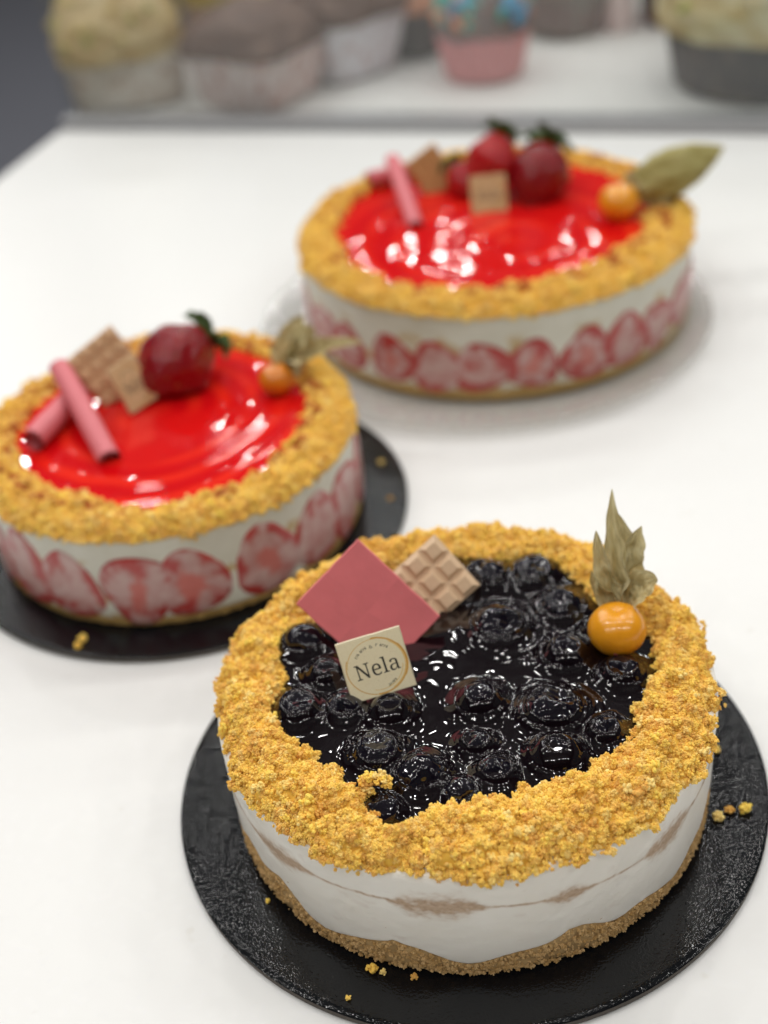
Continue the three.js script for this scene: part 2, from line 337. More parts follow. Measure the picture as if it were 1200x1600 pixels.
function huskLantern(a, b, r) {
  const A = new THREE.Vector3(...a), B = new THREE.Vector3(...b), D = B.clone().sub(A), L = D.length(), S = new THREE.Vector3().crossVectors(D, new THREE.Vector3(0, 1, 0)).normalize(), U = new THREE.Vector3().crossVectors(S, D).normalize();
  return grid(60, 34, (u, v) => {
    const th = u * TAU, prof = v < 0.4 ? lerp(0.62, 1, Math.sin(v / 0.4 * Math.PI / 2)) : Math.pow(Math.cos((v - 0.4) / 0.6 * Math.PI / 2), 0.85);
    const k = r * (prof * (1 + 0.16 * Math.pow(Math.abs(Math.cos(th * 2.5)), 3) + 0.16 * N(Math.cos(th) * 2, v * 5, Math.sin(th) * 2) + 0.07 * N(Math.cos(th) * 6, v * 14, Math.sin(th) * 6)) + 0.02);
    const p = A.clone().addScaledVector(D, v).addScaledVector(S, k * Math.cos(th)).addScaledVector(U, k * Math.sin(th)); return [p.x, p.y, p.z];
  }, { closeU: true, col: (u, v) => mix3([0.36, 0.30, 0.09], [0.55, 0.50, 0.22], clamp(0.5 + 1.3 * fbm(Math.cos(u * TAU) * 2, v * 5, Math.sin(u * TAU) * 2, 3), 0, 1)) });
}
function physalis(label, centre, r, squash, leaves, color, lantern) {
  const t = thing('physalis', label, 'physalis', centre);
  const g = grid(48, 32, (u, v) => {
    const th = u * TAU, al = v * Math.PI, dent = 1 - 0.16 * Math.exp(-Math.pow(al / 0.38, 2)) - 0.05 * Math.exp(-Math.pow((Math.PI - al) / 0.3, 2));
    const k = r * dent * (1 + 0.012 * N(Math.cos(th) * 2, Math.cos(al) * 2, Math.sin(th) * 2));
    return [k * Math.sin(al) * Math.cos(th), k * Math.cos(al) * squash, k * Math.sin(al) * Math.sin(th) * -1 * -1];
  }, { closeU: true, col: (u, v) => { const m = clamp(0.5 + 0.9 * fbm(Math.cos(u * TAU) * 2, v * 3, Math.sin(u * TAU) * 2, 3), 0, 1); return mix3([color[0] * 0.86, color[1] * 0.8, color[2] * 0.8], color, m); } });
  const f = part(t, 'fruit', g, std({ color: 0xffffff, vertexColors: true, roughness: 0.28, clearcoat: 0.5, clearcoatRoughness: 0.12 }));
  part(f, 'blossom_scar', lump(0.0009, 1, 0.3, 2, 3).scale(1, 0.9, 0.5), std({ color: rgb(0.25, 0.05, 0.03), roughness: 0.7 })).position.set(-0.22 * r, -0.36 * r * squash, 0.90 * r);
  if (lantern) part(t, 'husk', huskLantern(...lantern), huskMat);
  leaves.forEach((l, i) => part(t, 'husk_leaf', huskLeaf(...l, i * 3.7 + r * 1000), huskMat));
  return t;
}

// ---------------------------------------------------------------- the blueberry cake in front
const C1 = [0.0219, 0, -0.3546], Y1 = 0.0547;
{
  const cake = thing('blueberry_cake', 'blueberry topped white cream cake with yellow crumb rim, nearest of the cakes', 'cake', C1);
  const low = (th) => 0.004 + 0.0110 + 0.0042 * (1 - 2 * Math.abs(Math.sin(th * 4.5 + 0.75 + 0.5 * Math.sin(th * 3))) ) * 0.9 + 0.0012 * Math.sin(th * 21 + 0.4) + 0.0014 * N(th * 6, 3) + 0.006 * Math.exp(-Math.pow((th - 2.75) / 0.2, 2));
  const W = 2048, H = 256;
  const creamTex = dataTexture(W, H, (u, v) => {
    const th = u * TAU, X = Math.cos(th), Z = Math.sin(th), y = v * Y1;
    const n = fbm(X * 5, y * 80, Z * 5, 4);
    let c = mix3([0.88, 0.83, 0.735], [0.91, 0.875, 0.80], clamp(0.5 + n, 0, 1));
    // the layer of biscuit that shows through the cream
    const mid = Y1 * (0.705 + 0.035 * Math.sin(th * 4 + 0.5) + 0.03 * N(X * 4, Z * 4, 2)), thick = 0.0007 + 0.0052 * smooth(N(X * 3.1 + 1.2, Z * 3.1, 6) + 0.42 * Math.exp(-Math.pow((th - 1.66) / 0.36, 2)), -0.12, 0.40);
    const d = (y - mid) / thick + 0.8 * fbm(X * 30, y * 500, Z * 30, 3);
    const k = Math.exp(-d * d * 1.6) * clamp(0.7 + 1.1 * fbm(X * 22, y * 300, Z * 22, 4) + 0.35 * smooth(thick, 0.0008, 0.003), 0, 1);
    c = mix3(c, mix3([0.42, 0.28, 0.18], [0.62, 0.46, 0.32], clamp(0.5 + fbm(X * 60, y * 900, Z * 60, 2), 0, 1)), clamp(k * 1.25, 0, 1));
    const smear = smooth(fbm(X * 9 + 4, y * 150, Z * 9, 4), 0.22, 0.42) * 0.16 * smooth(y, 0.012, 0.02);
    c = mix3(c, [0.58, 0.44, 0.36], smear);
    return c.map(enc);
  }, true);
  const creamBump = dataTexture(1024, 128, (u, v) => 0.5 + 0.6 * fbm(Math.cos(u * TAU) * 14, v * 12, Math.sin(u * TAU) * 14, 4));
  biscuitBase(cake, { R: 0.0892, h: 0.025, color: [0.58, 0.38, 0.17], s: 2 });
  { // grains standing out of the pressed biscuit
    const n = 5200, im = new THREE.InstancedMesh(clumpGeos[1], crumbMat, n), m = new THREE.Matrix4(), q = new THREE.Quaternion(); im.name = 'biscuit_grains'; im.userData.kind = 'stuff';
    for (let i = 0; i < n; i++) {
      const th = rnd() * TAU, y = lerp(0.0045, low(th) - 0.0004, rnd()), k = rr(0.00025, 0.00085), r = 0.0890 + rr(-0.0003, 0.0001);
      q.setFromEuler(new THREE.Euler(rnd() * 6, rnd() * 6, rnd() * 6)); m.compose(new THREE.Vector3(r * Math.cos(th), y, r * Math.sin(th)), q, new THREE.Vector3(k, k, k)); im.setMatrixAt(i, m);
      im.setColorAt(i, rgb(...mix3([0.52, 0.32, 0.12], [0.76, 0.53, 0.26], rnd())));
    }
    cake.add(im);
  }
  creamBody(cake, { R: 0.0896, low, Y: Y1, lean: 0.0008, mat: std({ color: 0xffffff, map: creamTex, roughness: 0.33, bumpMap: creamBump, bumpScale: 0.00025, specularIntensity: 0.7 }) });
  const rIn = polar([[-176, 0.0659], [-158, 0.0685], [-150, 0.0676], [-133, 0.0672], [-111, 0.0687], [-91, 0.0671], [-75, 0.0661], [-61, 0.0701], [-47, 0.0671], [-29, 0.065], [-5, 0.0695], [9, 0.0682], [21, 0.0638], [35, 0.065], [52, 0.0633], [74, 0.0599], [87, 0.062], [97, 0.0608], [106, 0.064], [112, 0.0755], [117, 0.073], [123, 0.065], [129, 0.0645], [137, 0.0633], [155, 0.0652], [169, 0.0694]]);
  const inner = (th) => rIn(th) + 0.0036 * N(Math.cos(th) * 14, Math.sin(th) * 14, 1) + 0.0030 * N(Math.cos(th) * 32, Math.sin(th) * 32, 5);
  const outer = (th) => 0.0893 + 0.0040 * N(Math.cos(th) * 4, Math.sin(th) * 4, 8) + 0.0034 * N(Math.cos(th) * 19, Math.sin(th) * 19, 2);
  // berries
  const spots = [[-0.0575, -0.0268, 8.5], [-0.0600, 0.0107, 8.8], [-0.0435, 0.0115, 7.2], [-0.0275, 0.017, 8.2], [-0.0332, 0.0367, 9], [-0.0195, 0.0485, 8.8], [0.0043, 0.0165, 8.6], [0.0287, 0.0262, 10.8], [0.0264, 0.0466, 9.2], [0.0005, 0.0365, 6.2], [0.0165, -0.0224, 10.5], [0.0384, -0.0026, 9], [0.0337, -0.052, 9.2], [0.0415, -0.0299, 9.2], [0.0561, 0.0104, 8.2], [-0.0335, 0.0610, 6.8], [-0.0495, -0.0069, 7.5], [0.0055, 0.0508, 7], [-0.0072, 0.0572, 6], [0.0445, 0.0379, 7], [0.0153, -0.0532, 9], [-0.002, -0.0621, 8], [0.052, -0.014, 6.5]];
  const glazeY = Y1 + 0.0022, dome = [];
  const glazeM = std({ color: rgb(0.0040, 0.0018, 0.0030), roughness: 0.02, clearcoat: 0.6, clearcoatRoughness: 0.015, ior: 1.5 });
  const berryM = std({ color: rgb(0.0050, 0.0035, 0.0070), roughness: 0.025, clearcoat: 0.6, clearcoatRoughness: 0.015, ior: 1.5 });
  spots.forEach(([x, z, r], i) => {
    r *= 0.00108; const y = glazeY - r * 0.16;
    const g = grid(56, 40, (u, v) => {
      const th = u * TAU, al = v * Math.PI, star = 0.65 + 0.35 * Math.cos(th * 5 + i);
      const k = r * (1 + 0.085 * star * Math.exp(-Math.pow((al - 0.50) / 0.11, 2)) - 0.2 * Math.exp(-Math.pow(al / 0.34, 2)) + 0.045 * N(Math.cos(th) * Math.sin(al) * 1.8 + i, Math.cos(al) * 1.8, Math.sin(th) * Math.sin(al) * 1.8) + 0.018 * N(Math.cos(th) * Math.sin(al) * 4.5 + i, Math.cos(al) * 5, Math.sin(th) * Math.sin(al) * 5));
      return [k * Math.sin(al) * Math.cos(th), k * Math.cos(al) * 0.92, -k * Math.sin(al) * Math.sin(th) * -1];
    }, { closeU: true });
    const b = part(cake, 'blueberry', g, berryM); b.position.set(x, y, z); b.rotation.set(rr(-0.2, 1.0), rr(0, 6), rr(-0.7, 0.7));
    dome.push([x, z, r, 0.5 + 0.45 * ((i * 0.618) % 1)]);
  });
  const glazeH = (x, z) => {
    let h = 0;
    for (const [bx, bz, br, cover] of dome) {
      const d = Math.hypot(x - bx, z - bz), e = d / br; if (e > 2.6) continue;
      const over = -0.16 * br + 0.95 * br * Math.sqrt(Math.max(0, 1 - e * e)), lim = cover * 0.79 * br;
      const skirt = br * 0.34 * Math.exp(-Math.pow(Math.max(0, e - 0.98) / 0.30, 1.1)) + (br > 0.0105 ? br * 0.03 * Math.exp(-Math.pow((e - 1.45) / 0.12, 2)) : 0);
      const film = over > lim ? lim - 0.0003 : over + 0.00035 + 0.03 * br, k = 0.0009, q = clamp((film - skirt) / k, -1, 1);
      h = Math.max(h, q >= 1 ? film : q <= -1 ? skirt : (film + skirt) / 2 + k * (0.25 + q * q * 0.25));
    }
    return h + 0.0008 * N(x * 60, z * 60, 2) + 0.00016 * N(x * 190, z * 190, 5);
  };
  part(cake, 'blueberry_glaze', grid(420, 130, (u, v) => { const th = u * TAU, r = 0.0002 + 0.0765 * v, x = r * Math.cos(th), z = r * Math.sin(th); return [x, glazeY + glazeH(x, z) * smooth(0.0765 - r, 0, 0.004) - 0.0012 * smooth(r, 0.07, 0.0765), z]; }, { closeU: true }), glazeM);
  crumbRing(cake, { Y: Y1, rIn: inner, rOut: outer, hump: 0.0074, count: 20000, size: 0.00112, singles: 240, s: 3, overhang: 0.0042 });
  // a clump that fell onto the glaze
  for (let i = 0; i < 26; i++) { const k = rr(0.0008, 0.0019), c = part(cake, 'crumb', clumpGeos[i % 4], crumbPartMats[i % 5]); c.position.set(-0.0345 + rr(-0.0048, 0.0048), Y1 + 0.0098 + rr(-0.003, 0.002), 0.0545 + rr(-0.003, 0.003)); c.scale.setScalar(k); c.rotation.set(rnd() * 6, rnd() * 6, rnd() * 6); }
}
{
  const t = thing('pink_chocolate', 'large flat pink chocolate slab leaning on the blueberry glaze', 'chocolate', C1);
  placePlate(t, [C1[0] - 0.0319, 0.0684, C1[2] - 0.0287], [0.645, -0.665, 0.375], [0.012, 0.5, 0.866]);
  const g = roundedPlate(0.0425, 0.0336, 0.0034, 0.0004, 0.0007, 7);
  const p = g.attributes.position, uv = []; for (let i = 0; i < p.count; i++) uv.push(p.getX(i) * 30, p.getY(i) * 30); g.setAttribute('uv', new THREE.Float32BufferAttribute(uv, 2));
  const rubyTex = dataTexture(512, 512, (u, v) => { const k = 1 + 0.16 * fbm(u * 2.5, v * 2.5, 4, 3), s = smooth(fbm(u * 20, v * 20, 9, 2), 0.355, 0.40) * 0.55; return mix3([0.76 * k, 0.19 * k, 0.20 * k], [0.66, 0.30, 0.28], s).map(enc); }, true);
  part(t, 'slab', g, std({ color: 0xffffff, map: rubyTex, roughness: 0.5, bumpMap: chocoBump, bumpScale: 0.0002, specularIntensity: 0.7 }));
}
waffleTile('waffle_chocolate', 'tan waffle patterned chocolate tile tucked behind the pink slab', C1, [-0.0064, 0.0655, -0.0445], [0.582, -0.649, 0.491], [-0.05, 0.574, 0.818], 0.0264, 0.0264, 3, 3, [0.72, 0.51, 0.32]);
plaque('square cream chocolate plaque printed Nela on the blueberry glaze', C1, [-0.0308, 0.0700, 0.0043], [0.99, 0.16, -0.086], [0.018, 0.5, 0.866], 0.0238, 0.0222, [1, 1, 1]);
physalis('orange physalis with upright torn husk on the blueberry cake', [C1[0] + 0.0573, 0.0662, C1[2] - 0.0047], 0.0106, 0.9, [
  [[0.004, 0.004, -0.008], [0.001, 0.022, -0.018], [0.0045, 0.0395, -0.0322], 0.0078, [0, 0.5, 0.9]],
  [[0.002, 0.004, -0.008], [-0.003, 0.014, -0.013], [-0.0030, 0.0275, -0.024], 0.0095, [-0.3, 0.5, 0.8]],
  [[0.005, 0.005, -0.008], [0.006, 0.020, -0.017], [0.0138, 0.0275, -0.0236], 0.0095, [0.3, 0.4, 0.8]],
  [[0.004, 0.004, -0.008], [0.009, 0.016, -0.008], [0.0172, 0.0110, -0.011], 0.012, [0.1, 0.8, 0.6]],
  [[0.002, 0.003, -0.009], [-0.005, 0.009, -0.011], [-0.0062, 0.0155, -0.016], 0.008, [-0.5, 0.5, 0.7]],
  [[0.004, 0.004, -0.010], [0.010, 0.012, -0.022], [0.006, 0.030, -0.030], 0.012, [0.2, 0.1, 0.9]],
], [0.86, 0.36, 0.010]);

// ---------------------------------------------------------------- the two red strawberry cakes
const strawDark = [0.34, 0.014, 0.014];
function strawberrySlice(cake, R, th0, yc, w, h, tilt, s, look, mat) {
  const nu = 40, nv = 14;
  const g = grid(nu, nv, (u, v) => {
    const a = u * TAU, q = v;
    const ox = 0.5 * w * Math.sin(a) * (1 - 0.22 * Math.cos(a)) * (1 + 0.08 * N(Math.cos(a) * 1.5, Math.sin(a) * 1.5, s)), oy = 0.5 * h * (Math.cos(a) + 0.06 * Math.cos(2 * a));
    const x = q * ox, y = q * oy, ct = Math.cos(tilt), st = Math.sin(tilt), X = x * ct - y * st, Yy = yc + x * st + y * ct, th = th0 + X / R;
    const r = R + 0.0011 * Math.sqrt(Math.max(0, 1 - Math.pow(q, 5))) - 0.0004 + 0.0002 * N(X * 300, Yy * 300, s);
    return [r * Math.cos(th), clamp(Yy, 0.0062, 1), r * Math.sin(th)];
  }, { closeU: true, col: (u, v) => {
    const a = u * TAU, x = v * Math.sin(a), y = v * Math.cos(a), n = fbm(x * 2.2 + s, y * 2.2, s, 4), streak = N(a * 5 + s, v * 2, s);
    const edge = smooth(v + 1.1 * n + 0.12 * streak, look[0], look[0] + 0.3), core = smooth(0.42 - Math.hypot(x * 1.2, y * 0.8) + 0.5 * n, 0, 0.2) * look[1];
    let c = mix3([0.57, 0.38, 0.345], [0.44, 0.17, 0.145], clamp(0.5 + 1.2 * n + 0.3 * streak, 0, 1));
    c = mix3(c, [0.55, 0.11, 0.08], core); return mix3(c, mix3(strawDark, [0.46, 0.045, 0.035], clamp(0.5 + n, 0, 1)), edge);
  } });
  return part(cake, 'strawberry_slice', g, mat);
}
function strawberry(label, centre, r, len, axis, color, pos, roll = 0) {
  const t = thing('glazed_strawberry', label, 'strawberry', [pos[0] + centre[0], centre[1], pos[2] + centre[2]]);
  t.quaternion.setFromUnitVectors(new THREE.Vector3(0, 1, 0), new THREE.Vector3(...axis).normalize());
  const seeds = []; for (let i = 0; i < 130; i++) { const v = (i + 0.5) / 130, al = Math.acos(1 - 2 * v), th = i * 2.39996; seeds.push([Math.sin(al) * Math.cos(th), Math.cos(al), Math.sin(al) * Math.sin(th)]); }
  const shape = (al, th) => {
    const y = Math.cos(al), k = Math.sin(al), prof = y > 0 ? 1 - 0.16 * y : 1 + 0.12 * y - 0.30 * y * y;
    let d = 0; for (const [sx, sy, sz] of seeds) { const q = (sx - k * Math.cos(th)) ** 2 + (sy - y) ** 2 + (sz - k * Math.sin(th)) ** 2; if (q < 0.03) d = Math.max(d, Math.exp(-q / 0.004)); }
    const R = 1 - 0.075 * d + 0.09 * N(k * Math.cos(th) * 2, y * 2, k * Math.sin(th) * 2);
    return [r * k * prof * R * Math.cos(th), len * 0.5 * y * (y < 0 ? 1.1 : 0.9) * R, r * k * prof * R * Math.sin(th)];
  };
  const body = part(t, 'body', grid(72, 54, (u, v) => shape(v * Math.PI, -u * TAU), { closeU: true }), std({ color: rgb(...color), roughness: 0.05, clearcoat: 0.6, clearcoatRoughness: 0.03 }));
  const seedG = new THREE.SphereGeometry(1, 6, 4).scale(0.0005, 0.0009, 0.0005), list = seeds.map(([x, y, z]) => { const p = shape(Math.acos(y), Math.atan2(z, x)); return seedG.clone().translate(...p); });
  const sm = part(body, 'seeds', mergeGeometries(list), std({ color: rgb(0.35, 0.15, 0.03), roughness: 0.4 })); sm.userData.kind = 'stuff';
  const leafM = std({ color: rgb(0.055, 0.11, 0.02), roughness: 0.6, side: THREE.DoubleSide });
  for (let i = 0; i < 8; i++) {
    const a = i / 8 * TAU + rr(-0.2, 0.2), cx = Math.cos(a), cz = Math.sin(a), L = r * rr(0.75, 1.1), up = rr(-0.1, 0.55);
    part(t, 'leaf', huskLeaf([cx * 0.0015, len * 0.43, cz * 0.0015], [cx * L * 0.6, len * 0.5 + 0.004, cz * L * 0.6], [cx * L, len * 0.42 + up * 0.012, cz * L], 0.0065, [0, 1, 0.01], i * 2.2 + r * 900).deleteAttribute('color'), leafM);
  }
  return t;
}
const rollMat = std({ color: rgb(0.68, 0.17, 0.19), roughness: 0.5 });
function chocolateRoll(label, a, b, r, pos) {
  const A = new THREE.Vector3(...a), B = new THREE.Vector3(...b), L = A.distanceTo(B);
  const t = thing('pink_chocolate_roll', label, 'chocolate', [pos[0] + a[0], a[1], pos[2] + a[2]]);
  t.quaternion.setFromUnitVectors(new THREE.Vector3(0, 1, 0), B.clone().sub(A).normalize());
  // a rolled sheet: a spiral with its loose edge showing
  const g = grid(110, 30, (u, v) => { const th = u * TAU * 2.4, k = r * (0.52 + 0.48 * u) * (1 + 0.03 * N(v * 5, th * 0.4, r * 900)); return [k * Math.cos(th), v * L, k * Math.sin(th)]; });
  part(t, 'curled_sheet', g, rollMat);
  part(t, 'inner_curl', new THREE.CylinderGeometry(r * 0.5, r * 0.5, L * 0.96, 24, 1, true).translate(0, L / 2, 0), rollMat);
  return t;
}
function redCake({ name, label, C, R, Y, rIn, rOut, baseH, slices, lookMul, count, size, singles, s, brush }) {
  const cake = thing(name, label, 'cake', C);
  biscuitBase(cake, { R, h: baseH + 0.003, color: [0.50, 0.32, 0.11], s });
  const creamTex = dataTexture(1024, 64, (u, v) => { const x = Math.cos(u * TAU), z = Math.sin(u * TAU), n = fbm(x * 6 + s, v * 4, z * 6, 4), c = mix3([0.62, 0.59, 0.48], [0.72, 0.70, 0.60], clamp(0.5 + n, 0, 1)); return mix3(c, [0.50, 0.33, 0.12], smooth(fbm(x * 8 + s + 3, v * 5, z * 8, 3), 0.04, 0.2) * 0.8 * smooth(0.78 - v, 0, 0.08)).map(enc); }, true);
  creamBody(cake, { R, low: () => baseH, Y, mat: std({ color: 0xffffff, map: creamTex, roughness: 0.4 }), s });
  const mat = std({ color: 0xffffff, vertexColors: true, roughness: 0.32, clearcoat: 0.3, clearcoatRoughness: 0.3 });
  slices.forEach(([deg, yc, w, h, tilt, l0, l1], i) => strawberrySlice(cake, R + 0.0004, THREE.MathUtils.degToRad(deg), yc, w, h, tilt, i * 4.1 + s, [l0 * lookMul, l1], mat));
  const Rj = R * 0.9, jm = std({ color: 0xffffff, vertexColors: true, roughness: 0.025, clearcoat: 0.3, clearcoatRoughness: 0.02, ior: 1.4 });
  const arcs = (x, z) => { const r = Math.hypot(x - brush[0], z - brush[1]), w = fbm(x * 18 + s, z * 18, s, 3); return Math.sin(r * brush[2] + w * 3.5) * clamp(0.5 + 1.5 * N(x * 25, z * 25, s + 3), 0, 1); };
  part(cake, 'red_jelly', grid(300, 90, (u, v) => { const th = u * TAU, r = 0.0002 + Rj * v, x = r * Math.cos(th), z = r * Math.sin(th); return [x, Y + 0.0028 + 0.0003 * arcs(x, z) + 0.0004 * fbm(x * 50, z * 50, s, 2) * brush[3] - 0.003 * smooth(r, Rj - 0.006, Rj), z]; }, { closeU: true, col: (u, v) => { const th = u * TAU, r = Rj * v, a = arcs(r * Math.cos(th), r * Math.sin(th)); return mix3([0.62, 0.0035, 0.006], [0.78, 0.022, 0.010], smooth(a, -0.3, 0.8)); } }), jm);
  crumbRing(cake, { Y, rIn, rOut, hump: 0.006, count, size, singles, stain: name.length > 0 ? 0.75 : 0, s });
  return cake;
}
const C2 = [-0.1021, 0, -0.559], Y2 = 0.0533, R2 = 0.0925;
const C3 = [0.0853, 0, -0.7496], Y3 = 0.0572, R3 = 0.1185;
{
  const in2 = polar([[-161, 0.0745], [-141, 0.0745], [-120, 0.076], [-96, 0.078], [-76, 0.077], [-55, 0.0755], [-42, 0.0735], [-16, 0.0706], [10, 0.0683], [34, 0.0696], [50, 0.071], [69, 0.0715], [83, 0.0725], [90, 0.079], [96, 0.0715], [110, 0.068], [123, 0.066], [147, 0.0684], [176, 0.0735]]);
  const w2 = (th) => in2(th) + 0.0046 * N(Math.cos(th) * 13, Math.sin(th) * 13, 3) + 0.0034 * N(Math.cos(th) * 30, Math.sin(th) * 30, 7);
  const o2 = (th) => R2 - 0.0002 + 0.0026 * N(Math.cos(th) * 5, Math.sin(th) * 5, 6);
  const sl = []; for (let i = 0; i < 19; i++) sl.push([i * 18.95 + 4 + rr(-2, 2), 0.0262 + rr(-0.0015, 0.001), rr(0.033, 0.0365), rr(0.036, 0.042), rr(-0.35, 0.35) + (rnd() < 0.3 ? Math.PI : 0), rr(0.85, 1.0), rnd() < 0.5 ? rr(0.4, 1) : 0]);
  redCake({ name: 'strawberry_cake', label: 'red jelly strawberry cake with two pink chocolate rolls crossed, on the black board', C: C2, R: R2, Y: Y2, rIn: w2, rOut: o2, baseH: 0.0085, slices: sl, lookMul: 0.72, count: 15000, size: 0.00125, singles: 120, s: 11, brush: [-0.004, -0.012, 430, 0.5] });
  waffleTile('waffle_chocolate', 'brown waffle patterned chocolate tile beside the two crossed pink rolls', C2, [-0.0285, 0.0715, -0.035], [0.535, -0.775, 0.335], [0.195, 0.5, 0.84], 0.0315, 0.0295, 4, 4, [0.60, 0.37, 0.20]);
  plaque('printed plaque tinted tan for shade, leaning on the brown waffle tile of the nearer red cake', C2, [-0.0155, 0.0688, -0.0195], [0.80, 0.18, -0.50], [0.53, 0.42, 0.73], 0.017, 0.0245, [0.78, 0.62, 0.48]);  // same plaque as in front; its shade is put into the tint
  strawberry('dark red glazed strawberry on the nearer red cake', [0.006, 0.0700, -0.0370], 0.0192, 0.046, [0.72, 0.25, -0.55], [0.24, 0.004, 0.008], C2);
  chocolateRoll('long upright pink chocolate roll crossing over the shorter one', [-0.0237, 0.0570, 0.0300], [-0.0520, 0.0750, -0.0340], 0.0060, C2);
  chocolateRoll('short pink chocolate roll lying beneath the long one', [-0.0616, 0.0625, 0.0137], [-0.0440, 0.0625, -0.0320], 0.0062, C2);
  physalis('orange physalis with pale brown husk on the nearer red cake', [C2[0] + 0.0561, 0.0637, C2[2] - 0.0179], 0.0088, 0.92, [
    [[0.004, 0.003, -0.004], [0.008, 0.016, -0.010], [0.0165, 0.0236, -0.020], 0.017, [0, 0.4, 0.9]],
    [[0.005, 0.002, -0.004], [0.016, 0.006, -0.006], [0.018, 0.022, -0.014], 0.016, [0.4, 0.2, 0.9]],
    [[0.006, 0.002, -0.004], [0.012, 0.010, -0.018], [0.021, 0.016, -0.022], 0.016, [0.6, 0.2, 0.7]],
    [[0.008, 0.004, -0.006], [0.026, 0.013, -0.012], [0.045, 0.009, -0.011], 0.0085, [0, 0.8, 0.5]],
    [[0.003, 0.001, -0.004], [0.006, 0.002, -0.004], [0.014, 0.014, -0.008], 0.012, [0.2, 0.3, 0.9]],
  ], [0.70, 0.22, 0.006]);
}
{
  const in3 = polar([[-168, 0.0945], [-138, 0.100], [-117, 0.102], [-97, 0.102], [-76, 0.101], [-57, 0.099], [-39, 0.098], [-17, 0.0952], [25, 0.0895], [44, 0.0864], [69, 0.0880], [91, 0.0895], [108, 0.0925], [124, 0.096], [145, 0.096], [169, 0.0935]]);
  const w3 = (th) => in3(th) + 0.0046 * N(Math.cos(th) * 13, Math.sin(th) * 13, 13) + 0.0034 * N(Math.cos(th) * 30, Math.sin(th) * 30, 17);
  const o3 = (th) => R3 - 0.0002 + 0.0026 * N(Math.cos(th) * 5, Math.sin(th) * 5, 16);
  const sl = []; for (let i = 0; i < 26; i++) sl.push([i * 13.85 + 3 + rr(-2, 2), 0.0245 + rr(-0.001, 0.001), rr(0.030, 0.035), rr(0.029, 0.034), rr(-0.5, 0.5) + (rnd() < 0.3 ? Math.PI : 0), rr(0.75, 1.0), rnd() < 0.5 ? rr(0.4, 1) : 0]);
  redCake({ name: 'strawberry_cake', label: 'larger red jelly strawberry cake standing on the clear glass plate', C: C3, R: R3, Y: Y3, rIn: w3, rOut: o3, baseH: 0.0095, slices: sl, lookMul: 0.64, count: 15000, size: 0.0014, singles: 60, s: 23, brush: [0.01, 0.03, 300, 1.2] });
  waffleTile('waffle_chocolate', 'plain brown chocolate tile standing on the cake on the glass plate', C3, [-0.0307, 0.0712, -0.0625], [0.49, -0.777, 0.395], [-0.058, 0.423, 0.904], 0.0284, 0.0235, 4, 4, [0.50, 0.27, 0.10]);
  plaque('small printed plaque tinted tan for shade, in front of the strawberries on the far red cake', C3, [0.0004, 0.0700, -0.019], [0.995, 0.03, 0.089], [-0.1, 0.423, 0.901], 0.0222, 0.0225, [0.72, 0.58, 0.42]);  // tan tint paints shade onto this copy of the cream plaque
  strawberry('bright red glazed strawberry standing highest behind the far plaque', [0.006, 0.0790, -0.0460], 0.0165, 0.042, [0.45, 0.75, -0.4], [0.42, 0.008, 0.010], C3);
  strawberry('deep red glazed strawberry lying right of the far plaque', [0.0345, 0.0735, -0.0330], 0.0192, 0.046, [0.35, 0.6, -0.65], [0.22, 0.004, 0.008], C3);
  strawberry('small red glazed strawberry low at the left of the far strawberries', [-0.0115, 0.0690, -0.0500], 0.0115, 0.028, [-0.3, 0.3, -0.8], [0.40, 0.012, 0.016], C3);
  chocolateRoll('upright pink chocolate roll on the far red cake', [-0.0467, 0.0595, -0.0043], [-0.0548, 0.0790, -0.0690], 0.0056, C3);
  chocolateRoll('pink chocolate roll lying behind the upright one on the far cake', [-0.0715, 0.0668, -0.0740], [-0.0400, 0.0668, -0.0840], 0.0058, C3);
  physalis('orange physalis with closed green husk on the cake on the glass plate', [C3[0] + 0.0738, 0.0702, C3[2] + 0.0157], 0.0118, 0.94, [
    [[0.010, 0.000, -0.006], [0.022, -0.002, -0.004], [0.0335, -0.0055, -0.001], 0.010, [0, 0.8, 0.6]],
    [[0.006, 0.006, -0.006], [0.014, 0.014, -0.010], [0.022, 0.006, -0.009], 0.014, [0, 0.5, 0.8]],
  ], [0.86, 0.36, 0.010], [[0.0125, 0.0045, -0.0085], [0.0665, 0.0195, -0.0175], 0.0125]);
}

